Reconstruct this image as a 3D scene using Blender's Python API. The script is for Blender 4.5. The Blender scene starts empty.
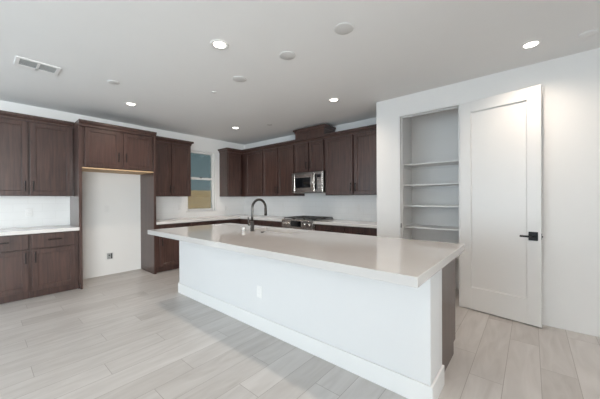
import bpy, bmesh, math, random
from mathutils import Vector, Matrix
random.seed(7)
sc = bpy.context.scene
COL = sc.collection
PI = math.pi

# ------------------------------------------------------------ camera
YAW, PITCH, ROLL, F = 0.7034, -0.0030, -0.0050, 272.43
cam_d = bpy.data.cameras.new('camera'); cam = bpy.data.objects.new('camera', cam_d); COL.objects.link(cam)
cam_d.sensor_fit = 'HORIZONTAL'; cam_d.sensor_width = 36.0; cam_d.lens = F/600*36; cam_d.clip_start = .02
_r0 = Vector((math.cos(YAW), math.sin(YAW), 0)); _f0 = Vector((-math.sin(YAW), math.cos(YAW), 0)); _u0 = Vector((0, 0, 1))
_f = _f0*math.cos(PITCH) + _u0*math.sin(PITCH); _u1 = _u0*math.cos(PITCH) - _f0*math.sin(PITCH)
_r = _r0*math.cos(ROLL) + _u1*math.sin(ROLL); _u = _u1*math.cos(ROLL) - _r0*math.sin(ROLL)
m = Matrix.Identity(4)
for i in range(3):
    m[i][0] = _r[i]; m[i][1] = _u[i]; m[i][2] = -_f[i]
m.translation = Vector((5.643, -4.442, 1.3127))
cam.matrix_world = m
sc.camera = cam

# ------------------------------------------------------------ world, daylight, exposure
sc.view_settings.view_transform = 'Standard'; sc.view_settings.look = 'None'
sc.view_settings.gamma = 1; sc.view_settings.use_curve_mapping = False
sc.view_settings.exposure = 0.12
sc.cycles.use_denoising = True
sc.cycles.max_bounces = 10; sc.cycles.diffuse_bounces = 8; sc.cycles.sample_clamp_indirect = 6
DOWNLIGHT_W = 42.0
w = bpy.data.worlds.new('sky'); sc.world = w; w.use_nodes = True
bg = w.node_tree.nodes['Background']; bg.inputs[0].default_value = (.20, .27, .30, 1); bg.inputs[1].default_value = 1.5

def area(name, loc, rot, sx, sy, watts, col):
    d = bpy.data.lights.new(name, 'AREA'); d.shape = 'RECTANGLE'; d.size = sx; d.size_y = sy
    d.energy = watts; d.color = col
    o = bpy.data.objects.new(name, d); COL.objects.link(o); o.location = loc; o.rotation_euler = rot
    return o
# daylight through the glazed patio opening in the wall behind the camera, and an unseen window added on the right to brighten the room
area('daylight_patio', (2.4, -9.35, 1.35), (PI/2, 0, 0), 5.0, 2.3, 180, (.76, .875, 1.0))
area('added_side_light', (9.35, -6.9, 1.40), (PI/2, 0, PI/2), 4.0, 2.2, 600, (.98, .975, .98))  # added side light to brighten the room, entering by an unseen window

sd = bpy.data.lights.new('sun', 'SUN'); sd.energy = 4.0; sd.color = (1.0, .95, .88); sd.angle = .01
so_ = bpy.data.objects.new('sun', sd); COL.objects.link(so_); so_.location = (12, -2, 14); so_.rotation_euler = (0, math.radians(30), math.radians(8))
# ------------------------------------------------------------ helpers
class MB:
    """collects shapes in one bmesh; build() links them as one mesh object"""
    def __init__(s): s.bm = bmesh.new()
    def box(s, x0, x1, y0, y1, z0, z1, bev=0.0):
        v = [s.bm.verts.new((x, y, z)) for x in (x0, x1) for y in (y0, y1) for z in (z0, z1)]
        fs = [s.bm.faces.new([v[i] for i in q]) for q in ((0,1,3,2),(4,6,7,5),(0,4,5,1),(2,3,7,6),(0,2,6,4),(1,5,7,3))]
        if bev:
            es = list({e for f in fs for e in f.edges})
            bmesh.ops.bevel(s.bm, geom=es, offset=bev, segments=1, affect='EDGES', profile=.5)
        return s
    def tube(s, pts, r, n=12, caps=True):
        pts = [Vector(p) for p in pts]; rs = r if isinstance(r, (list, tuple)) else [r]*len(pts)
        rings = []; prev = None
        for i, p in enumerate(pts):
            t = (pts[min(i+1, len(pts)-1)] - pts[max(i-1, 0)]).normalized()
            if prev is None:
                a = Vector((0,0,1)) if abs(t.z) < .9 else Vector((1,0,0)); nx = t.cross(a).normalized()
            else:
                nx = (prev - t*prev.dot(t)).normalized()
            ny = t.cross(nx); prev = nx
            rings.append([s.bm.verts.new(p + (nx*math.cos(2*PI*k/n) + ny*math.sin(2*PI*k/n))*rs[i]) for k in range(n)])
        for a, b in zip(rings, rings[1:]):
            for k in range(n):
                f = s.bm.faces.new((a[k], a[(k+1)%n], b[(k+1)%n], b[k])); f.smooth = True
        if caps:
            s.bm.faces.new(rings[0][::-1]); s.bm.faces.new(rings[-1])
        return s
    def lathe(s, prof, c, n=32):
        rings = []
        for (r, z) in prof:
            if r <= 1e-6: rings.append([s.bm.verts.new((c[0], c[1], c[2]+z))])
            else: rings.append([s.bm.verts.new((c[0]+r*math.cos(2*PI*k/n), c[1]+r*math.sin(2*PI*k/n), c[2]+z)) for k in range(n)])
        for a, b in zip(rings, rings[1:]):
            for k in range(n):
                q = [a[k%len(a)], a[(k+1)%n%len(a)], b[(k+1)%n%len(b)], b[k%len(b)]]
                u = []
                for x in q:
                    if x not in u: u.append(x)
                if len(u) > 2:
                    f = s.bm.faces.new(u); f.smooth = True
        return s
    def sweep(s, path, prof):
        """moulding: profile (out, z) swept along a horizontal path, outside on the right of the direction of travel"""
        P = [Vector(p) for p in path]; rings = []
        for i, p in enumerate(P):
            ns = []
            if i > 0: d = (P[i]-P[i-1]).normalized(); ns.append(Vector((d.y, -d.x)))
            if i < len(P)-1: d = (P[i+1]-P[i]).normalized(); ns.append(Vector((d.y, -d.x)))
            nrm = ns[0] if len(ns) == 1 else (ns[0]+ns[1])/(1+ns[0].dot(ns[1]))
            rings.append([s.bm.verts.new((p.x+nrm.x*o, p.y+nrm.y*o, z)) for o, z in prof])
        k = len(prof)
        for a, b in zip(rings, rings[1:]):
            for j in range(k): s.bm.faces.new((a[j], a[(j+1)%k], b[(j+1)%k], b[j]))
        s.bm.faces.new(rings[0][::-1]); s.bm.faces.new(rings[-1])
        return s
    def build(s, name, mat, parent=None):
        bmesh.ops.recalc_face_normals(s.bm, faces=s.bm.faces)
        me = bpy.data.meshes.new(name); s.bm.to_mesh(me); s.bm.free(); me.materials.append(mat)
        o = bpy.data.objects.new(name, me); COL.objects.link(o)
        if parent is not None: o.parent = parent
        return o

def tag(o, label=None, cat=None, group=None, kind=None):
    if label: o['label'] = label
    if cat: o['category'] = cat
    if group: o['group'] = group
    if kind: o['kind'] = kind
    return o
def thing(name, label, cat, loc=(0,0,0), rz=0, group=None):
    o = bpy.data.objects.new(name, None); COL.objects.link(o); o.location = loc; o.rotation_euler = (0,0,rz)
    o.empty_display_size = .1
    return tag(o, label, cat, group)
def struct(name, mb, mat, parent=None, label=None):
    o = mb.build(name, mat, parent)
    if parent is None: o['kind'] = 'structure'
    if label: o['label'] = label
    return o

# ------------------------------------------------------------ materials
def nt(name):
    mt = bpy.data.materials.new(name); mt.use_nodes = True; n = mt.node_tree
    return mt, n, n.nodes['Principled BSDF'], n.nodes, n.links
def plain(name, col, rough=.5, metal=0.0, var=.04, scale=6.0, bump=0.0, bscale=200.0, spec=.5, coat=0.0):
    mt, n, b, N, L = nt(name)
    tc = N.new('ShaderNodeTexCoord'); nz = N.new('ShaderNodeTexNoise'); nz.inputs['Scale'].default_value = scale; nz.inputs['Detail'].default_value = 3
    L.new(tc.outputs['Object'], nz.inputs['Vector'])
    mx = N.new('ShaderNodeMix'); mx.data_type = 'RGBA'
    mx.inputs['A'].default_value = tuple(c*(1-var) for c in col)+(1,); mx.inputs['B'].default_value = tuple(min(1, c*(1+var)) for c in col)+(1,)
    L.new(nz.outputs['Fac'], mx.inputs['Factor']); L.new(mx.outputs['Result'], b.inputs['Base Color'])
    b.inputs['Roughness'].default_value = rough; b.inputs['Metallic'].default_value = metal
    b.inputs['Specular IOR Level'].default_value = spec; b.inputs['Coat Weight'].default_value = coat
    if bump:
        n2 = N.new('ShaderNodeTexNoise'); n2.inputs['Scale'].default_value = bscale; L.new(tc.outputs['Object'], n2.inputs['Vector'])
        bp = N.new('ShaderNodeBump'); bp.inputs['Strength'].default_value = bump; bp.inputs['Distance'].default_value = .002
        L.new(n2.outputs['Fac'], bp.inputs['Height']); L.new(bp.outputs['Normal'], b.inputs['Normal'])
    return mt
def wood(name, c0, c1, rough=.38):
    mt, n, b, N, L = nt(name)
    tc = N.new('ShaderNodeTexCoord'); mp = N.new('ShaderNodeMapping'); mp.inputs['Scale'].default_value = (28, 28, 1.6)
    L.new(tc.outputs['Object'], mp.inputs['Vector'])
    n1 = N.new('ShaderNodeTexNoise'); n1.inputs['Scale'].default_value = 1.6; n1.inputs['Detail'].default_value = 5; n1.inputs['Distortion'].default_value = .6
    L.new(mp.outputs['Vector'], n1.inputs['Vector'])
    n2 = N.new('ShaderNodeTexNoise'); n2.inputs['Scale'].default_value = 2.2; L.new(tc.outputs['Object'], n2.inputs['Vector'])
    ad = N.new('ShaderNodeMath'); ad.operation = 'MULTIPLY_ADD'; ad.inputs[1].default_value = .45
    L.new(n2.outputs['Fac'], ad.inputs[0]); L.new(n1.outputs['Fac'], ad.inputs[2])
    cr = N.new('ShaderNodeValToRGB'); cr.color_ramp.elements[0].position = .45; cr.color_ramp.elements[0].color = c0+(1,)
    cr.color_ramp.elements[1].position = .95; cr.color_ramp.elements[1].color = c1+(1,)
    L.new(ad.outputs[0], cr.inputs[0]); L.new(cr.outputs[0], b.inputs['Base Color'])
    b.inputs['Roughness'].default_value = rough; b.inputs['Coat Weight'].default_value = .35; b.inputs['Coat Roughness'].default_value = .22
    bp = N.new('ShaderNodeBump'); bp.inputs['Strength'].default_value = .06; bp.inputs['Distance'].default_value = .001
    L.new(n1.outputs['Fac'], bp.inputs['Height']); L.new(bp.outputs['Normal'], b.inputs['Normal'])
    return mt
M = {}
M['wall'] = plain('painted_wall', (.83, .82, .81), .55, var=.01, bump=.12, bscale=160)
M['ceiling'] = plain('painted_ceiling', (.82, .815, .81), .8, var=.01, bump=.15, bscale=120)
M['white'] = plain('white_enamel', (.78, .77, .76), .30, var=.01)
M['trimwhite'] = plain('white_trim', (.76, .755, .75), .38, var=.01)
M['ponywall'] = plain('island_white_paint', (.70, .70, .705), .45, var=.01, bump=.05, bscale=160)
M['wood'] = wood('espresso_stained_maple', (.030, .013, .010), (.085, .042, .033), .36)
M['raw'] = plain('raw_maple', (.62, .42, .24), .6, var=.1, scale=12)
M['black'] = plain('black_metal', (.016, .015, .015), .35, metal=.6, var=.1)
M['gun'] = plain('gunmetal', (.10, .095, .09), .28, metal=1.0, var=.1)
M['steel'] = plain('brushed_steel', (.66, .62, .59), .22, metal=1.0, var=.08, scale=20)
M['steeldk'] = plain('dark_steel', (.28, .27, .26), .3, metal=1.0, var=.08)
M['glassblk'] = plain('black_glass', (.008, .009, .011), .05, var=.1)
M['iron'] = plain('cast_iron', (.05, .048, .046), .45, var=.2)
M['plate'] = plain('white_plastic', (.80, .79, .78), .35, var=.01)
M['dark'] = plain('dark_slot', (.03, .03, .03), .7, var=.1)
M['sink'] = plain('white_composite', (.80, .77, .75), .3, var=.02)
M['galv'] = plain('grey_vent_metal', (.40, .41, .41), .45, var=.05)
M['cover'] = plain('cover_plate', (.64, .63, .62), .6, var=.02)
M['stucco'] = plain('tan_block', (.80, .56, .31), .9, var=.15, scale=3, bump=.4, bscale=60)
M['soil'] = plain('ground', (.35, .28, .2), .95, var=.2)

def m_quartz(name, col, rough):
    mt, n, b, N, L = nt(name)
    tc = N.new('ShaderNodeTexCoord')
    a = N.new('ShaderNodeTexNoise'); a.inputs['Scale'].default_value = 3; a.inputs['Detail'].default_value = 6; L.new(tc.outputs['Object'], a.inputs['Vector'])
    c = N.new('ShaderNodeTexNoise'); c.inputs['Scale'].default_value = 260; L.new(tc.outputs['Object'], c.inputs['Vector'])
    s = N.new('ShaderNodeMath'); s.operation = 'MULTIPLY_ADD'; s.inputs[1].default_value = .12; L.new(c.outputs['Fac'], s.inputs[0]); L.new(a.outputs['Fac'], s.inputs[2])
    mx = N.new('ShaderNodeMix'); mx.data_type = 'RGBA'; mx.inputs['A'].default_value = tuple(v*.94 for v in col)+(1,); mx.inputs['B'].default_value = tuple(min(1, v*1.05) for v in col)+(1,)
    L.new(s.outputs[0], mx.inputs['Factor']); L.new(mx.outputs['Result'], b.inputs['Base Color'])
    b.inputs['Roughness'].default_value = rough
    return mt
M['quartz'] = m_quartz('polished_quartz', (.53, .508, .493), .06)
M['quartzw'] = m_quartz('pale_quartz', (.74, .71, .69), .10)

def m_floor():
    mt, n, b, N, L = nt('plank_tile')
    def mt_(op, a, b_=None, c=None):
        x = N.new('ShaderNodeMath'); x.operation = op
        for i, v in enumerate((a, b_, c)):
            if v is None: continue
            if isinstance(v, (int, float)): x.inputs[i].default_value = v
            else: L.new(v, x.inputs[i])
        return x.outputs[0]
    g = N.new('ShaderNodeNewGeometry'); sp = N.new('ShaderNodeSeparateXYZ'); L.new(g.outputs['Position'], sp.inputs[0])
    W_, LN = .2045, 1.22
    u = mt_('DIVIDE', mt_('ADD', sp.outputs['X'], .030), W_)
    row = mt_('FLOOR', u); fu = mt_('FRACT', u)
    wn = N.new('ShaderNodeTexWhiteNoise'); wn.noise_dimensions = '1D'; L.new(row, wn.inputs['W'])
    v = mt_('ADD', mt_('DIVIDE', sp.outputs['Y'], LN), mt_('ADD', mt_('MULTIPLY', row, .3333), mt_('MULTIPLY', wn.outputs['Value'], .12)))
    idx = mt_('FLOOR', v); fv = mt_('FRACT', v)
    cmb = N.new('ShaderNodeCombineXYZ'); L.new(row, cmb.inputs[0]); L.new(idx, cmb.inputs[1])
    w2 = N.new('ShaderNodeTexWhiteNoise'); w2.noise_dimensions = '3D'; L.new(cmb.outputs[0], w2.inputs['Vector'])
    # grout mask
    du = mt_('MULTIPLY', mt_('MINIMUM', fu, mt_('SUBTRACT', 1.0, fu)), W_)
    dv = mt_('MULTIPLY', mt_('MINIMUM', fv, mt_('SUBTRACT', 1.0, fv)), LN)
    dd = mt_('MINIMUM', du, dv); gm = mt_('LESS_THAN', dd, .0019)
    # grain, offset per plank
    c2 = N.new('ShaderNodeCombineXYZ')
    L.new(mt_('MULTIPLY', sp.outputs['X'], 9.0), c2.inputs[0]); L.new(mt_('MULTIPLY', sp.outputs['Y'], 1.5), c2.inputs[1]); L.new(mt_('MULTIPLY', w2.outputs['Value'], 40.0), c2.inputs[2])
    n1 = N.new('ShaderNodeTexNoise'); n1.inputs['Scale'].default_value = 1.3; n1.inputs['Detail'].default_value = 5; n1.inputs['Distortion'].default_value = 1.2; L.new(c2.outputs[0], n1.inputs['Vector'])
    tone = mt_('ADD', mt_('MULTIPLY', n1.outputs['Fac'], .9), mt_('MULTIPLY', w2.outputs['Value'], .35))
    cr = N.new('ShaderNodeValToRGB'); e = cr.color_ramp.elements
    e[0].position = .25; e[0].color = (.405, .378, .358, 1); e[1].position = .95; e[1].color = (.585, .562, .545, 1)
    L.new(tone, cr.inputs[0])
    mx = N.new('ShaderNodeMix'); mx.data_type = 'RGBA'; L.new(gm, mx.inputs['Factor']); L.new(cr.outputs[0], mx.inputs['A']); mx.inputs['B'].default_value = (.31, .285, .265, 1)
    L.new(mx.outputs['Result'], b.inputs['Base Color'])
    b.inputs['Roughness'].default_value = .36
    bp = N.new('ShaderNodeBump'); bp.inputs['Strength'].default_value = .25; bp.inputs['Distance'].default_value = .002
    L.new(mt_('SUBTRACT', 1.0, gm), bp.inputs['Height']); L.new(bp.outputs['Normal'], b.inputs['Normal'])
    return mt
M['floor'] = m_floor()
def m_tile():
    mt, n, b, N, L = nt('white_wall_tile')
    g = N.new('ShaderNodeNewGeometry'); sp = N.new('ShaderNodeSeparateXYZ'); L.new(g.outputs['Position'], sp.inputs[0])
    ad = N.new('ShaderNodeMath'); ad.operation = 'ADD'; L.new(sp.outputs['X'], ad.inputs[0]); L.new(sp.outputs['Y'], ad.inputs[1])
    cb = N.new('ShaderNodeCombineXYZ'); L.new(ad.outputs[0], cb.inputs[0]); L.new(sp.outputs['Z'], cb.inputs[1])
    br = N.new('ShaderNodeTexBrick'); L.new(cb.outputs[0], br.inputs['Vector'])
    br.inputs['Scale'].default_value = 1; br.inputs['Brick Width'].default_value = .305; br.inputs['Row Height'].default_value = .1143; br.inputs['Mortar Size'].default_value = .0012
    br.inputs['Color1'].default_value = (.86, .855, .85, 1); br.inputs['Color2'].default_value = (.845, .84, .835, 1); br.inputs['Mortar'].default_value = (.74, .73, .72, 1)
    L.new(br.outputs['Color'], b.inputs['Base Color']); b.inputs['Roughness'].default_value = .16
    return mt
M['tile'] = m_tile()
def m_glass(name, tint, gloss=.06):
    mt = bpy.data.materials.new(name); mt.use_nodes = True; n = mt.node_tree; N, L = n.nodes, n.links
    N.clear(); out = N.new('ShaderNodeOutputMaterial'); tr = N.new('ShaderNodeBsdfTransparent'); gl = N.new('ShaderNodeBsdfGlossy'); mx = N.new('ShaderNodeMixShader')
    tr.inputs[0].default_value = tint+(1,); gl.inputs['Roughness'].default_value = .02
    lw = N.new('ShaderNodeFresnel'); lw.inputs[0].default_value = 1.45
    L.new(lw.outputs[0], mx.inputs[0]); L.new(tr.outputs[0], mx.inputs[1]); L.new(gl.outputs[0], mx.inputs[2]); L.new(mx.outputs[0], out.inputs[0])
    return mt
M['glass'] = m_glass('window_glass', (.93, .96, .96)); M['screen'] = m_glass('insect_screen', (.62, .63, .62))
def m_emit(name, col, s):
    mt = bpy.data.materials.new(name); mt.use_nodes = True; n = mt.node_tree; N, L = n.nodes, n.links
    b = N['Principled BSDF']; b.inputs['Base Color'].default_value = (.9,.9,.9,1); b.inputs['Emission Color'].default_value = col+(1,); b.inputs['Emission Strength'].default_value = s
    return mt
M['lens'] = m_emit('lit_lens', (1.0, .93, .84), 9.0)
M['display'] = m_emit('clock_display', (.10, .55, .75), .35)

# ------------------------------------------------------------ room shell
H = 2.708
XR, YF = 9.0, -9.0                      # right-hand and rear limits of the same open room
struct('floor', MB().box(-.15, XR+.15, YF-.15, .15, -.12, 0), M['floor'])
struct('ceiling', MB().box(-.15, XR+.15, YF-.15, .15, H, H+.12), M['ceiling'])
WY0, WY1, WZ0, WZ1 = -1.54, -.862, 1.055, 2.385     # kitchen window opening
wl = MB(); wl.box(-.15, 0, YF, WY0, 0, H); wl.box(-.15, 0, WY1, 0, 0, H); wl.box(-.15, 0, WY0, WY1, 0, WZ0); wl.box(-.15, 0, WY0, WY1, WZ1, H)
struct('wall_left', wl, M['wall'])
struct('wall_back', MB().box(-.15, XR+.15, 0, .15, 0, H), M['wall'])
YP = -.684; XP = 3.926; DX0, DX1, DZ = 4.255, 4.992, 2.450       # pantry wall and its door opening
wp = MB(); wp.box(XP, DX0, YP, YP+.115, 0, H); wp.box(DX1, XR, YP, YP+.115, 0, H); wp.box(DX0, DX1, YP, YP+.115, DZ, H)
wp.box(XP, 4.20, YP+.115, 0, 0, H); wp.box(5.10, 5.215, YP+.115, 0, 0, H)
struct('wall_pantry', wp, M['wall'])
# rear and right-hand walls, behind and beside the camera, with the rear glazed opening and the added side window
wf = MB(); wf.box(0, .1, YF-.15, YF, 0, H); wf.box(5.0, XR, YF-.15, YF, 0, H); wf.box(.1, 5.0, YF-.15, YF, 2.5, H)
struct('wall_front', wf, M['wall'])
wr = MB(); wr.box(XR, XR+.15, YF, -8.8, 0, H); wr.box(XR, XR+.15, -5.0, 0, 0, H); wr.box(XR, XR+.15, -8.8, -5.0, 0, .35); wr.box(XR, XR+.15, -8.8, -5.0, 2.45, H)
struct('wall_right', wr, M['wall'])
pf = MB()
for x in (.1, 1.31, 2.52, 3.73, 4.94): pf.box(x, x+.06, YF-.11, YF-.05, 0, 2.5)
pf.box(.1, 5.0, YF-.11, YF-.05, 0, .06); pf.box(.1, 5.0, YF-.11, YF-.05, 2.44, 2.5)
w2_ = struct('window_2', pf, M['trimwhite']); MB().box(.13, 4.97, YF-.083, YF-.077, .03, 2.47).build('pane', M['glass'], w2_)
pf = MB()
for y in (-8.8, -6.93, -5.06): pf.box(XR+.05, XR+.11, y, y+.06, .35, 2.45)
pf.box(XR+.05, XR+.11, -8.8, -5.0, .35, .41); pf.box(XR+.05, XR+.11, -8.8, -5.0, 2.39, 2.45)
w3_ = struct('added_side_window', pf, M['trimwhite']); MB().box(XR+.077, XR+.083, -8.77, -5.03, .38, 2.42).build('pane', M['glass'], w3_)  # unseen window, added to let the extra side light in

# kitchen window: white single-hung, set back in the reveal, screen outside the lower sash
xo = -.085
wf_ = MB(); wf_.box(xo-.03, xo+.03, WY0, WY0+.045, WZ0, WZ1, .003); wf_.box(xo-.03, xo+.03, WY1-.045, WY1, WZ0, WZ1, .003)
wf_.box(xo-.03, xo+.03, WY0+.045, WY1-.045, WZ0, WZ0+.045, .003); wf_.box(xo-.03, xo+.03, WY0+.045, WY1-.045, WZ1-.045, WZ1, .003)
win = struct('window_1', wf_, M['trimwhite'], label='small white single-hung window looking out on a tan block wall')
MB().box(xo-.012, xo+.036, WY0+.045, WY1-.045, 1.750, 1.800, .003).build('meeting_rail', M['trimwhite'], win)
MB().box(xo+.036, xo+.05, -1.215, -1.175, 1.785, 1.812, .002).build('sash_lock', M['dark'], win)
MB().box(xo-.004, xo+.002, WY0+.04, WY1-.04, 1.76, WZ1-.04).build('upper_pane', M['glass'], win)
MB().box(xo+.008, xo+.014, WY0+.04, WY1-.04, WZ0+.04, 1.76).build('lower_pane', M['glass'], win)
MB().box(xo-.024, xo-.021, WY0+.04, WY1-.04, WZ0+.04, WZ1-.04).build('insect_screen', M['screen'], win)
MB().box(-.055, .018, WY0-.03, WY1+.03, WZ0-.022, WZ0, .003).build('window_sill', M['trimwhite'], win)
# outside
tag(MB().box(-3.4, -3.2, -9, 9, -.3, 1.62).build('garden_wall', M['stucco']), 'tan masonry wall seen outside through the kitchen window', 'wall')
struct('ground', MB().box(-12, -.15, -9, 9, -.5, -.3), M['soil'])

# door frame of the pantry opening (structure)
jm = MB(); jm.box(DX0-.004, DX0+.016, YP-.008, YP+.123, 0, DZ+.004, .002); jm.box(DX1-.016, DX1+.002, YP-.006, YP+.123, 0, DZ+.004, .002); jm.box(DX0+.016, DX1-.016, YP-.008, YP+.123, DZ-.016, DZ+.004, .002)
jm.box(DX0+.016, DX0+.026, YP+.045, YP+.085, 0, DZ-.016); jm.box(DX0+.026, DX1-.026, YP+.045, YP+.085, DZ-.026, DZ-.016)
tr = struct('trim_1', jm, M['trimwhite'], label='slim white frame round the pantry opening')
sp_ = MB().box(DX0+.0155, DX0+.018, YP+.004, YP+.034, .905, .965, .001).build('strike_plate', M['black'], tr)
sp_['label'] = 'black strike plate'

# the open pantry door
dw = .735; door = bpy.data.objects.new('door_1', None); COL.objects.link(door); door['kind'] = 'structure'
door['label'] = 'white single-panel door standing open against the wall'
door.location = (4.995, -.700, 0); door.rotation_euler = (0, 0, math.radians(-8.98))
Z0, Z1 = .012, 2.440
d = MB(); st = .112; d.box(0, st, 0, .035, Z0, Z1, .0015); d.box(dw-st, dw, 0, .035, Z0, Z1, .0015)
d.box(st, dw-st, 0, .035, Z0, .268, .0015); d.box(st, dw-st, 0, .035, 2.315, Z1, .0015)
d.build('door_slab', M['white'], door)
d = MB(); d.box(st-.004, dw-st+.004, .016, .026, .264, 2.319)
for (a, b, c, e) in ((st, st+.007, .268, 2.315), (dw-st-.007, dw-st, .268, 2.315), (st+.007, dw-st-.007, .268, .275), (st+.007, dw-st-.007, 2.308, 2.315)): d.box(a, b, .009, .017, c, e, .003)
d.build('door_panel', M['white'], door)
hx = dw-.062
for s, yy in ((-1, 0), (1, .035)):
    ls = MB(); ls.box(hx-.037, hx+.037, min(yy, yy+s*.009), max(yy, yy+s*.009), .876, .964, .002)
    r_ = ls.build('rose', M['black'], door)
    lv = MB(); lv.tube([(hx, yy+s*.008, .918), (hx, yy+s*.048, .918)], .011, 16)
    lv.box(hx-.102, hx+.011, min(yy+s*.040, yy+s*.050), max(yy+s*.040, yy+s*.050), .908, .927, .003)
    lv.build('lever', M['black'], r_)
MB().box(dw-.002, dw+.0015, .006, .029, .89, .95, .0005).build('latch_plate', M['black'], door)
MB().tube([(dw, .0175, .918), (dw+.010, .0175, .918)], .007, 10).build('latch_bolt', M['black'], door)
for z in (.22, 1.22, 2.22):
    MB().tube([(-.004, .040, z-.045), (-.004, .040, z+.045)], .006, 10).build('hinge', M['black'], door)

# wall tile behind the counters (structure)
ts = MB(); ts.box(0, .010, WY1+.03, 0, .914, 1.372); ts.box(0, .010, -2.4215, WY0-.03, .914, 1.372); ts.box(0, .010, WY0-.03, WY1+.03, .914, WZ0-.022)
ts.box(.010, XP, -.010, 0, .914, 1.372)
struct('trim_2', ts, M['tile'], label='white wall tile between the counters and the upper cabinets')
struct('trim_3', MB().box(0, .010, -4.55, -3.4985, .914, 1.372), M['tile'], label='white wall tile above the short left-hand counter')

# ------------------------------------------------------------ cabinets (local frame: width along +x, back at y=0, front towards -y)
LW = PI/2            # rotation for the left wall
def shaker(x0, x1, yb, z0, z1, name, parent, st=.058):
    d = MB(); t = .020
    d.box(x0, x0+st, yb-t, yb, z0, z1, .0015); d.box(x1-st, x1, yb-t, yb, z0, z1, .0015)
    d.box(x0+st, x1-st, yb-t, yb, z0, z0+st, .0015); d.box(x0+st, x1-st, yb-t, yb, z1-st, z1, .0015)
    d.box(x0+st-.003, x1-st+.003, yb-.011, yb-.003, z0+st-.003, z1-st+.003)
    for (a, b, c, e) in ((x0+st, x0+st+.006, z0+st, z1-st), (x1-st-.006, x1-st, z0+st, z1-st), (x0+st+.006, x1-st-.006, z0+st, z0+st+.006), (x0+st+.006, x1-st-.006, z1-st-.006, z1-st)):
        d.box(a, b, yb-.0155, yb-.010, c, e, .002)
    return d.build(name, M['wood'], parent)
def slab(x0, x1, yb, z0, z1, name, parent):
    return MB().box(x0, x1, yb-.020, yb, z0, z1, .002).build(name, M['wood'], parent)
def pull(x, y, z, vertical, parent, ln=.145):
    h = MB(); a = ln/2; q = a-.018; yo = y-.032
    if vertical:
        h.box(x-.0055, x+.0055, yo-.0055, yo+.0055, z-a, z+a, .0015)
        for s in (-q, q): h.box(x-.0045, x+.0045, yo+.004, y+.001, z+s-.0045, z+s+.0045)
    else:
        h.box(x-a, x+a, yo-.0055, yo+.0055, z-.0055, z+.0055, .0015)
        for s in (-q, q): h.box(x+s-.0045, x+s+.0045, yo+.004, y+.001, z-.0045, z+.0045)
    o = h.build('handle', M['black'], parent); o['label'] = 'black bar handle'
    return o
def crown(path, z0, z1, out, parent):
    dz = z1-z0
    pr = [(-.012, z0), (.010, z0), (.010, z0+dz*.36), (out*.45, z0+dz*.44), (out*.55, z0+dz*.56), (out*.95, z0+dz*.58), (out, z0+dz*.60), (out, z1), (-.012, z1)]
    return MB().sweep([p for p in path], pr).build('crown_moulding', M['wood'], parent)
ZU0, ZU1, ZC = 1.3705, 2.405, 2.486
def upper(label, loc, rz, w, depth, doors, z0=ZU0, z1=ZU1, handles='pair', crown_path=None, group='dark wall cabinets', filler=None, hz=None):
    """doors: list of (x0, x1, handle side) in local x"""
    t = thing('wall_cabinet', label, 'cabinet', loc, rz, group)
    c = MB(); c.box(0, w, -depth+.010, -.002, z0, z1, .001); c.build('cabinet_box', M['wood'], t)
    for (a, b, side) in doors:
        dd = shaker(a, b, -depth-.0005, z0+.010, z1-.010, 'door', t)
        if side:
            hx_ = b-.029 if side == 'R' else a+.029
            pull(hx_, -depth-.0205, hz if hz else z0+.135, True, dd)
    if crown_path: crown(crown_path, z1-.004, ZC, .045, t)
    return t
D = .33
# left-hand run, left of the refrigerator recess
upper('tall dark upper cabinet pair left of the refrigerator recess', (0, -4.475, 0), LW, .972, D,
      [(.012, .474, 'R'), (.497, .948, 'L')], crown_path=[(0, -D), (.972, -D)])
# right of the recess
upper('dark two-door upper cabinet between the refrigerator recess and the window', (0, -2.420, 0), LW, .790, D,
      [(.012, .378, 'R'), (.388, .780, 'L')], crown_path=[(0, -D), (.790, -D), (.790, -.003)])
# corner
upper('narrow single-door upper cabinet in the room corner, right of the window', (0, -.742, 0), LW, .742-.352, D,
      [(.010, .372, 'R')], crown_path=[(0, -.003), (0, -D), (.742-.33, -D)])
upper('red-brown single-door upper cabinet on the back wall next to the corner', (0, 0, 0), 0, 1.081, D,
      [(.500, 1.069, None)], crown_path=[(.33, -D), (1.081, -D)])
upper('two-door upper cabinet on the back wall just left of the microwave', (1.081, 0, 0), 0, .926, D,
      [(.012, .456, 'R'), (.476, .912, 'L')], crown_path=[(0, -D), (.926, -D)])
upper('short two-door upper cabinet directly above the microwave', (2.007, 0, 0), 0, .760, D,
      [(.028, .372, 'R'), (.396, .732, 'L')], z0=1.824, hz=1.950, crown_path=[(0, -D), (.760, -D)])
upper('tall two-door upper cabinet right of the microwave', (2.767, 0, 0), 0, 1.158, D,
      [(.018, .574, 'R'), (.603, 1.135, 'L')], crown_path=[(0, -D), (1.158, -D)])
# boxed duct above the microwave cabinet
t = thing('duct_cover', 'raised dark wood box above the microwave cabinet, reaching almost to the ceiling', 'cabinet', (2.050, 0, ZC))
MB().box(0, .708, -.345, -.001, .0, .150, .001).build('box', M['wood'], t)
crown([(0, -.001), (0, -.345), (.708, -.345), (.708, -.001)], .110, .186, .034, t)
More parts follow.
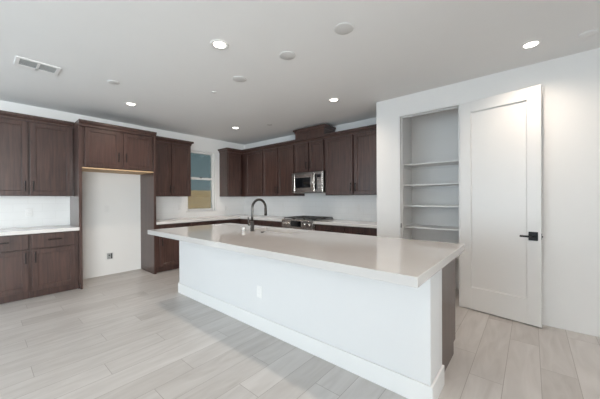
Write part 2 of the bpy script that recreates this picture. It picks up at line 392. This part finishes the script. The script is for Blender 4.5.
# refrigerator surround
YA, YB, PD = -3.458, -2.462, .61
t = thing('refrigerator_surround', 'dark wood surround of an empty refrigerator recess with two doors on top', 'cabinet', (0, YA-.040, 0), LW)
W_ = YB-YA+.080
for a in (0, W_-.040):
    p = MB(); p.box(a, a+.040, -PD, -.003, .10, 2.405, .001); p.box(a, a+.040, -PD+.055 if a == 0 else -PD, -.003, 0, .10)
    if a == 0: p.box(a+.018, a+.040, -PD, -PD+.055, 0, .10)
    p.build('side_panel', M['wood'], t)
MB().box(.040, W_-.040, -PD+.032, -.003, 1.795, 2.405).build('cabinet_box', M['wood'], t)
q = MB().box(.040, W_-.040, -PD+.004, -.003, 1.780, 1.795).build('cabinet_bottom', M['raw'], t); q['label'] = 'unfinished pale wood underside'
for a, b, s in ((.078, .533, 'R'), (.582, 1.012, 'L')):
    dd = shaker(a, b, -PD+.0215, 1.815, 2.395, 'door', t); pull(b-.029 if s == 'R' else a+.029, -PD+.0015, 1.985, True, dd)
crown([(0, -PD-.002), (W_, -PD-.002)], 2.400, ZC, .040, t)
MB().box(0, W_, -PD+.010, -.003, 2.405, ZC-.002).build('top_filler', M['wood'], t)

# base cabinets
BD = .60
def base(label, loc, rz, w, units, depth=BD, group='dark base cabinets', drawers=True):
    t = thing('base_cabinet', label, 'cabinet', loc, rz, group)
    MB().box(0, w, -depth+.010, -.003, .100, .868, .001).build('cabinet_box', M['wood'], t)
    MB().box(.001, w-.001, -depth+.07, -.01, 0, .100).build('toe_kick', M['wood'], t)
    for (a, b, side) in units:
        dr = slab(a, b, -depth-.0005, .672, .856, 'drawer', t); pull((a+b)/2, -depth-.0205, .775, False, dr)
        dd = shaker(a, b, -depth-.0005, .112, .655, 'door', t)
        pull(b-.030 if side == 'R' else a+.030, -depth-.0205, .555, True, dd)
    return t
base('dark base cabinet with drawer, farthest left and cut by the photo edge', (0, -4.535, 0), LW, .528, [(.010, .511, 'R')])
base('dark base cabinet with drawer beside the refrigerator recess, under the short left counter', (0, -4.007, 0), LW, .507, [(.016, .466, 'L')])
base('dark base cabinet right of the refrigerator recess, farthest from the corner', (0, -2.420, 0), LW, .614, [(.055, .600, 'L')])
base('dark base cabinet under the kitchen window, left part', (0, -1.806, 0), LW, .560, [(.012, .548, 'R')])
base('dark base cabinet under the kitchen window, right part', (0, -1.246, 0), LW, .640, [(.012, .588, 'L')])
base('dark corner base cabinet on the back wall, left of the range', (.004, 0, 0), 0, 1.295, [(.700, 1.284, 'R')])
base('dark base cabinet on the back wall touching the left side of the range', (1.300, 0, 0), 0, .676, [(.012, .664, 'L')])
base('dark base cabinet on the back wall touching the right side of the range', (2.748, 0, 0), 0, .600, [(.012, .588, 'R')])
base('dark base cabinet on the back wall against the pantry wall', (3.348, 0, 0), 0, .576, [(.012, .556, 'L')])

# counters
def counter(name, label, boxes, z0, mat, bev=.003):
    c = MB()
    for (a, b, c0, c1) in boxes: c.box(a, b, c0, c1, z0, .914, bev)
    return tag(c.build(name, mat), label, 'countertop')
counter('countertop', 'short white countertop on the cabinets left of the refrigerator recess', [(.0105, .65, -4.55, YA-.041)], .869, M['quartzw'])
cb = MB(); cb.box(.0105, .645, -2.421, -.0105, .869, .914, .002); cb.box(.645, 1.978, -.645, -.0105, .869, .914, .002)
tag(cb.build('countertop', M['quartzw']), 'L-shaped white countertop running under the window and left of the range', 'countertop')
counter('countertop', 'white countertop on the back wall between the range and pantry wall', [(2.746, 3.9255, -.645, -.0105)], .869, M['quartzw'])

# ------------------------------------------------------------ range and microwave
t = thing('gas_range', 'stainless gas range set between the back wall counters', 'range', (1.982, -.012, 0))
w_ = .760
MB().box(0, w_, -.62, 0, .09, .905, .002).build('body', M['steel'], t)
MB().box(.01, w_-.01, -.58, -.02, 0, .09).build('base', M['dark'], t)
MB().box(0, w_, -.63, 0, .905, .925, .003).build('cooktop', M['steeldk'], t)
dr = MB().box(.004, w_-.004, -.655, -.6205, .23, .765, .004).build('oven_door', M['steel'], t)
MB().box(.10, w_-.10, -.658, -.6545, .34, .64, .001).build('oven_window', M['glassblk'], dr)
h = MB(); h.tube([(.05, -.70, .715), (w_-.05, -.70, .715)], .012, 12)
for x in (.08, w_-.08): h.box(x-.008, x+.008, -.70, -.65, .707, .723)
h.build('oven_handle', M['steel'], dr)
MB().box(.004, w_-.004, -.65, -.6205, .095, .222, .004).build('bottom_drawer', M['steel'], t)
cp = MB(); cp.box(0, w_, -.665, -.6205, .775, .918, .004); cp = cp.build('control_panel', M['steel'], t)
MB().box(.235, .485, -.668, -.6645, .800, .900, .001).build('display', M['glassblk'], cp)
for x in (.055, .125, .195, .565, .675):
    k = MB(); k.tube([(x, -.664, .848), (x, -.674, .848), (x, -.675, .848), (x, -.700, .848)], [.028, .028, .022, .019], 20); k.build('knob', M['steel'], cp)
for i in range(3):
    gx = .012+i*.247; g = MB(); a, b = gx, gx+.242
    for x in (a+.006, b-.006): g.box(x-.006, x+.006, -.60, -.03, .945, .958, .002)
    for y in (-.594, -.036): g.box(a, b, y-.006, y+.006, .945, .958, .002)
    for y in (-.46, -.315, -.17): g.box(a, b, y-.005, y+.005, .947, .958, .001)
    g.box((a+b)/2-.005, (a+b)/2+.005, -.60, -.03, .947, .958, .001)
    for x in (a+.006, b-.006):
        for y in (-.594, -.036): g.box(x-.006, x+.006, y-.006, y+.006, .925, .946)
    g.build('grate', M['iron'], t)
for (x, y) in ((.13, -.46), (.13, -.17), (.38, -.315), (.63, -.46), (.63, -.17)):
    MB().lathe([(0, .0), (.045, .0), (.045, .010), (.034, .012), (.034, .018), (0, .018)], (x, y, .925), 24).build('burner', M['iron'], t)

t = thing('microwave', 'stainless over-the-range microwave hung under the short cabinet', 'microwave', (2.003, 0, 1.424))
mw = .748; mh = .396
MB().box(0, mw, -.375, -.001, 0, mh, .003).build('body', M['steeldk'], t)
dd = MB(); dd.box(0, .075, -.405, -.3755, .012, mh-.012, .003); dd.box(.075, .56, -.405, -.3755, mh-.088, mh-.012, .003)
dd.box(.075, .56, -.405, -.3755, .012, .078, .003); dd.box(.50, .56, -.405, -.3755, .078, mh-.088, .003)
dd = dd.build('door', M['steel'], t)
MB().box(.073, .502, -.399, -.377, .076, mh-.086).build('door_surround', M['steel'], dd)
MB().box(.092, .470, -.4015, -.3985, .098, .292, .001).build('window', M['glassblk'], dd)
h = MB(); h.tube([(.545, -.437, .035), (.545, -.437, mh-.035)], .013, 12)
for z in (.06, mh-.06): h.box(.538, .552, -.437, -.404, z-.008, z+.008)
h.build('handle', M['steel'], dd)
cpn = MB().box(.563, mw, -.405, -.3755, .012, mh-.012, .003).build('control_panel', M['steel'], t)
MB().box(.580, .622, -.4065, -.4045, .06, mh-.05).build('touch_strip', M['glassblk'], cpn)
MB().box(.630, .715, -.4065, -.4045, mh-.115, mh-.06).build('clock_display', M['glassblk'], cpn)
for r in range(4):
    for c in range(3):
        MB().box(.634+c*.028, .654+c*.028, -.4065, -.4045, .075+r*.05, .105+r*.05, .0008).build('button', M['steeldk'], cpn)
MB().box(.02, mw-.02, -.36, -.05, -.004, .001).build('grease_filter', M['steeldk'], t)
vg = MB()
for k in range(3): vg.box(.03, mw-.03, -.4065, -.4045, mh-.024-k*.012, mh-.019-k*.012)
vg.build('vent_grille', M['steeldk'], dd)

# ------------------------------------------------------------ island
IX0, IX1, IY0 = 1.860, 5.162, -2.619
isl = thing('kitchen_island', 'long white kitchen island with dark cabinets on its far side', 'kitchen island', ((IX0+IX1)/2, (IY0-1.78)/2, 0))
ox, oy = isl.location.x, isl.location.y
def ib(mb, x0, x1, y0, y1, z0, z1, bev=0): return mb.box(x0-ox, x1-ox, y0-oy, y1-oy, z0, z1, bev)
YW = -2.330
ib(MB(), IX0, IX1, IY0, YW, 0, .857, .003).build('white_wall', M['ponywall'], isl)
bb = MB(); hb = .138
ib(bb, IX0-.015, IX1+.015, IY0-.015, IY0-.0005, 0, hb, .003); ib(bb, IX0-.015, IX0-.0005, IY0-.0005, YW, 0, hb, .003); ib(bb, IX1+.0005, IX1+.015, IY0-.0005, YW, 0, hb, .003)
bb.build('baseboard', M['trimwhite'], isl)
CX0, CX1, CYB = 1.895, 5.128, -1.795
cbx = MB(); ib(cbx, CX0, 2.77, YW+.001, CYB, .100, .857); ib(cbx, 3.59, CX1, YW+.001, CYB, .100, .857); ib(cbx, 2.77, 3.59, YW+.001, CYB, .100, .63); ib(cbx, 2.77, 3.59, YW+.001, YW+.1, .63, .857); ib(cbx, 2.77, 3.59, CYB-.006, CYB, .63, .857); cbx.build('cabinet_box', M['wood'], isl)
ib(MB(), CX0+.002, CX1-.002, YW+.001, CYB-.07, 0, .100).build('toe_kick', M['wood'], isl)
e = ib(MB(), CX1-.001, CX1+.016, YW+.001, CYB-.07, 0, .857); ib(e, CX1-.001, CX1+.016, CYB-.07, CYB, .100, .857); e.build('end_panel', M['wood'], isl)
n_ = 7; uw = (CX1-CX0)/n_
for k in range(n_):                                   # doors and drawers of the working side
    a, b = CX0+k*uw+.006-ox, CX0+(k+1)*uw-.006-ox; yb = CYB-oy
    dr = MB().box(a, b, yb+.0005, yb+.020, .672, .848, .002).build('drawer', M['wood'], isl)
    hb_ = MB(); hb_.box((a+b)/2-.07, (a+b)/2+.07, yb+.045, yb+.056, .762, .773, .0015)
    for s in (-.05, .05): hb_.box((a+b)/2+s-.004, (a+b)/2+s+.004, yb+.019, yb+.047, .763, .772)
    hb_.build('handle', M['black'], dr)
    st = .058; d = MB()
    d.box(a, a+st, yb+.0005, yb+.020, .112, .655, .0015); d.box(b-st, b, yb+.0005, yb+.020, .112, .655, .0015)
    d.box(a+st, b-st, yb+.0005, yb+.020, .112, .112+st, .0015); d.box(a+st, b-st, yb+.0005, yb+.020, .655-st, .655, .0015)
    d.box(a+st-.002, b-st+.002, yb+.002, yb+.010, .168, .599); d.build('door', M['wood'], isl)
# island countertop with the sink cut-out
TX0, TX1, TY0, TY1 = 1.810, 5.207, -3.0145, -1.731
SX0, SX1, SY0, SY1 = 2.80, 3.56, -2.165, -1.828
ct = MB(); ZT0 = .858
def ring(bm, xs, ys, z0, z1):
    V = {}
    for i, x in enumerate(xs):
        for j, y in enumerate(ys):
            for k, z in enumerate((z0, z1)): V[i, j, k] = bm.verts.new((x, y, z))
    for i in range(3):
        for j in range(3):
            if (i, j) == (1, 1): continue
            for k in (0, 1): bm.faces.new((V[i,j,k], V[i+1,j,k], V[i+1,j+1,k], V[i,j+1,k]))
    for i in range(3):
        for j in (0, 3): bm.faces.new((V[i,j,0], V[i+1,j,0], V[i+1,j,1], V[i,j,1]))
    for j in range(3):
        for i in (0, 3): bm.faces.new((V[i,j,0], V[i,j+1,0], V[i,j+1,1], V[i,j,1]))
    for a, b in (((1,1),(2,1)), ((2,1),(2,2)), ((2,2),(1,2)), ((1,2),(1,1))): bm.faces.new((V[a+(0,)], V[b+(0,)], V[b+(1,)], V[a+(1,)]))
ring(ct.bm, (TX0, SX0, SX1, TX1), (TY0, SY0, SY1, TY1), ZT0, .914)
o = ct.build('countertop', M['quartz']); bv = o.modifiers.new('bevel', 'BEVEL'); bv.width = .003; bv.segments = 2; bv.limit_method = 'ANGLE'
tag(o, 'large polished grey-beige island countertop overhanging the white base', 'countertop')
sk = MB(); zb = .66
sk.box(SX0-.02, SX0-.001, SY0-.02, SY1+.02, zb, ZT0-.0005); sk.box(SX1+.001, SX1+.02, SY0-.02, SY1+.02, zb, ZT0-.0005)
sk.box(SX0-.001, SX1+.001, SY0-.02, SY0-.001, zb, ZT0-.0005); sk.box(SX0-.001, SX1+.001, SY1+.001, SY1+.02, zb, ZT0-.0005); sk.box(SX0-.02, SX1+.02, SY0-.02, SY1+.02, zb-.015, zb)
so = sk.build('sink', M['sink']); tag(so, 'white undermount sink let into the island countertop', 'sink')
MB().lathe([(0, .002), (.03, .002), (.043, .004), (.045, 0)], ((SX0+SX1)/2, (SY0+SY1)/2, zb), 24).build('drain', M['steel'], so)

# faucet
FX, FY = 3.000, -2.245
t = thing('faucet', 'dark gooseneck kitchen faucet standing beside the island sink', 'faucet', (FX, FY, .914))
MB().lathe([(0, 0), (.028, 0), (.028, .006), (.022, .010), (.0225, .115), (.016, .125), (0, .125)], (0, 0, 0), 28).build('base', M['gun'], t)
pts = [(0, 0, .12), (0, 0, .20), (0, 0, .278)]; R = .112
for k in range(1, 17):
    a = PI - k*PI/16*1.03; pts.append((0, R+R*math.cos(a), .278+R*math.sin(a)))
MB().tube(pts, .0150, 16).build('spout', M['gun'], t)
e0 = Vector(pts[-1]); dv = (e0-Vector(pts[-2])).normalized()
MB().tube([e0-dv*.01, e0+dv*.02, e0+dv*.022, e0+dv*.085], [.0165, .0165, .018, .0185], 16).build('spray_head', M['gun'], t)
h = MB(); h.tube([(-.016, -.006, .080), (-.052, -.020, .080)], .014, 14); h.tube([(-.046, -.018, .070), (-.050, -.019, .115), (-.054, -.020, .175)], [.011, .009, .0065], 10)
h.build('handle', M['gun'], t)
tag(MB().lathe([(0, 0), (.019, 0), (.019, .038), (.015, .046), (0, .048)], (2.912, -2.312, .914), 20).build('air_gap_cap', M['plate']), 'small white cap on the island countertop left of the faucet', 'cap')
tag(MB().lathe([(0, 0), (.020, 0), (.020, .008), (.014, .012), (0, .012)], (3.205, -2.262, .914), 20).build('air_switch_button', M['gun']), 'small dark button on the island countertop right of the faucet', 'button')

# ------------------------------------------------------------ pantry shelves
names = ['topmost of the five white shelves in the pantry', 'second white pantry shelf from the top', 'third white pantry shelf from the top, at eye level',
         'fourth white pantry shelf from the top, just above the island countertop', 'lowest white pantry shelf, mostly hidden behind the island']
for z, lb in zip((1.808, 1.511, 1.209, .902, .535), names):
    t = thing('pantry_shelf', lb, 'shelf', (4.65, -.02, z), 0, 'white pantry shelves')
    MB().box(-.4495, .4495, -.40, .0195, -.019, 0, .001).build('board', M['trimwhite'], t)
    c = MB(); c.box(-.4495, .4495, -.002, .0195, -.055, -.0195); c.box(-.4495, -.43, -.385, -.002, -.055, -.0195); c.box(.43, .4495, -.385, -.002, -.055, -.0195)
    c.build('cleat', M['trimwhite'], t)

# ------------------------------------------------------------ ceiling fittings
def downlight(x, y, label):
    t = thing('recessed_light', label, 'ceiling light', (x, y, H), 0, 'recessed ceiling lights')
    MB().lathe([(.052, -.001), (.056, -.006), (.080, -.006), (.084, -.001)], (0, 0, 0), 36).build('trim_ring', M['plate'], t)
    ln = MB().lathe([(0, -.0045), (.045, -.0045), (.054, -.0015)], (0, 0, 0), 32).build('lens', M['lens'], t); ln['label'] = 'lit lens'
    d = bpy.data.lights.new('lamp', 'SPOT'); d.energy = DOWNLIGHT_W; d.color = (1.0, .84, .69); d.spot_size = math.radians(150); d.spot_blend = 1.0; d.shadow_soft_size = .05
    o = bpy.data.objects.new('lamp', d); COL.objects.link(o); o.parent = t; o.location = (0, 0, -.02)
downlight(3.502, -3.028, 'lit recessed ceiling light above the front edge of the island')
downlight(1.189, -2.998, 'lit recessed ceiling light in front of the refrigerator recess')
downlight(3.519, -1.188, 'lit recessed ceiling light in front of the cabinets right of the microwave')
downlight(1.228, -1.180, 'lit recessed ceiling light near the corner cabinets')
downlight(5.645, -1.180, 'lit recessed ceiling light above the open pantry door')
downlight(5.645, -3.028, 'added recessed ceiling light, out of view past the right end of the island')  # unseen lamp, added to continue the grid of visible ceiling lights
def cover(x, y, r, label, name='ceiling_cover_plate', cat='cover plate', mat='cover', h=.008):
    return tag(MB().lathe([(r, -.0005), (r, -h*.7), (r*.9, -h), (0, -h)], (x, y, H), 32).build(name, M[mat]), label, cat, 'round ceiling covers')
cover(4.476, -2.497, .078, 'largest flat grey disc on the ceiling, nearest the camera')
cover(3.839, -2.492, .078, 'flat grey ceiling disc second from the camera, above the island')
cover(3.064, -2.475, .078, 'flat grey ceiling disc above the far half of the island')
cover(1.867, -3.400, .060, 'small grey ceiling disc between the vent and the refrigerator surround')
cover(1.891, -.895, .045, 'tiny ceiling disc in front of the raised duct box')
cover(6.016, -1.076, .060, 'round ceiling fitting at the right edge, beyond the door light', 'sprinkler_cover', 'sprinkler cover', 'ceiling', .014)
cover(2.495, -2.452, .030, 'tiny dark ceiling disc near the centre of the ceiling', 'sprinkler_cover', 'sprinkler cover')
# air vent
vx0, vx1, vy0, vy1 = 1.597, 1.857, -4.202, -3.870
t = thing('air_vent', 'white two-section air vent in the ceiling at upper left', 'air vent', ((vx0+vx1)/2, (vy0+vy1)/2, H))
hx_, hy_ = (vx1-vx0)/2, (vy1-vy0)/2
f = MB(); b_ = .030; zt, zb_ = -.0005, -.010
f.box(-hx_, hx_, -hy_, -hy_+b_, zb_, zt, .002); f.box(-hx_, hx_, hy_-b_, hy_, zb_, zt, .002); f.box(-hx_, -hx_+b_+.03, -hy_+b_, hy_-b_, zb_, zt, .002); f.box(hx_-b_, hx_, -hy_+b_, hy_-b_, zb_, zt, .002)
f.box(-hx_+b_, hx_-b_, -.010, .010, zb_, zt); f.build('frame', M['plate'], t)
MB().box(-hx_+.06, hx_-b_, -hy_+b_, hy_-b_, -.002, -.0006).build('duct_opening', M['dark'], t)
for (y0, y1) in ((-hy_+b_, -.010), (.010, hy_-b_)):
    lv = MB(); xs = -hx_+.064
    while xs < hx_-b_-.012:
        wd = .0035 if xs < -.004 else .0105
        lv.box(xs, xs+wd, y0, y1, -.007, -.0035, .0008); xs += .0125
    lv.build('louvers', M['galv'], t)

# ------------------------------------------------------------ outlets
def outlet(label, loc, rz, parent=None):
    t = thing('wall_outlet', label, 'outlet', loc, rz, 'white wall outlets')
    MB().box(-.036, .036, -.006, -.0003, -.058, .058, .002).build('cover_plate', M['plate'], t)
    for z in (-.02, .02):
        s = MB().box(-.017, .017, -.008, -.006, z-.014, z+.014, .001).build('socket', M['plate'], t)
        g = MB(); g.box(-.008, -.0055, -.0085, -.0079, z-.004, z+.006); g.box(.0055, .008, -.0085, -.0079, z-.004, z+.006); g.build('slots', M['cover'], s)
outlet('white outlet on the tile above the short left counter', (.010, -3.965, 1.133), LW)
outlet('white outlet high in the empty refrigerator recess', (0, -2.996, 1.150), LW)
outlet('white outlet on the left wall between the recess and the window', (.010, -1.700, 1.148), LW)
outlet('white outlet on the left wall near the room corner', (.010, -.555, 1.095), LW)
outlet('white outlet on the back wall left of the range', (1.371, -.010, 1.150), 0)
outlet('white outlet on the back wall right of the range', (3.282, -.010, 1.148), 0)
outlet('white outlet low on the front of the island', (3.555, IY0, .378), 0)
t = thing('water_supply_box', 'small utility box low on the wall of the refrigerator recess', 'utility box', (0, -2.958, .323), LW)
b_ = MB(); b_.box(-.062, .062, -.006, -.0003, -.070, -.052, .001); b_.box(-.062, .062, -.006, -.0003, .052, .070, .001); b_.box(-.062, -.044, -.006, -.0003, -.052, .052, .001); b_.box(.044, .062, -.006, -.0003, -.052, .052, .001)
b_.build('frame', M['plate'], t)
MB().box(-.044, .044, -.002, -.0004, -.052, .052).build('recess', M['galv'], t)
MB().tube([(-.012, -.004, -.040), (-.012, -.004, .012)], .008, 10).build('pipe', M['galv'], t)
vv = MB().tube([(-.012, -.003, .018), (-.012, -.030, .018)], .011, 12).build('valve', M['gun'], t)
MB().box(.016, .032, -.005, -.002, -.045, .045).build('strap', M['dark'], t)
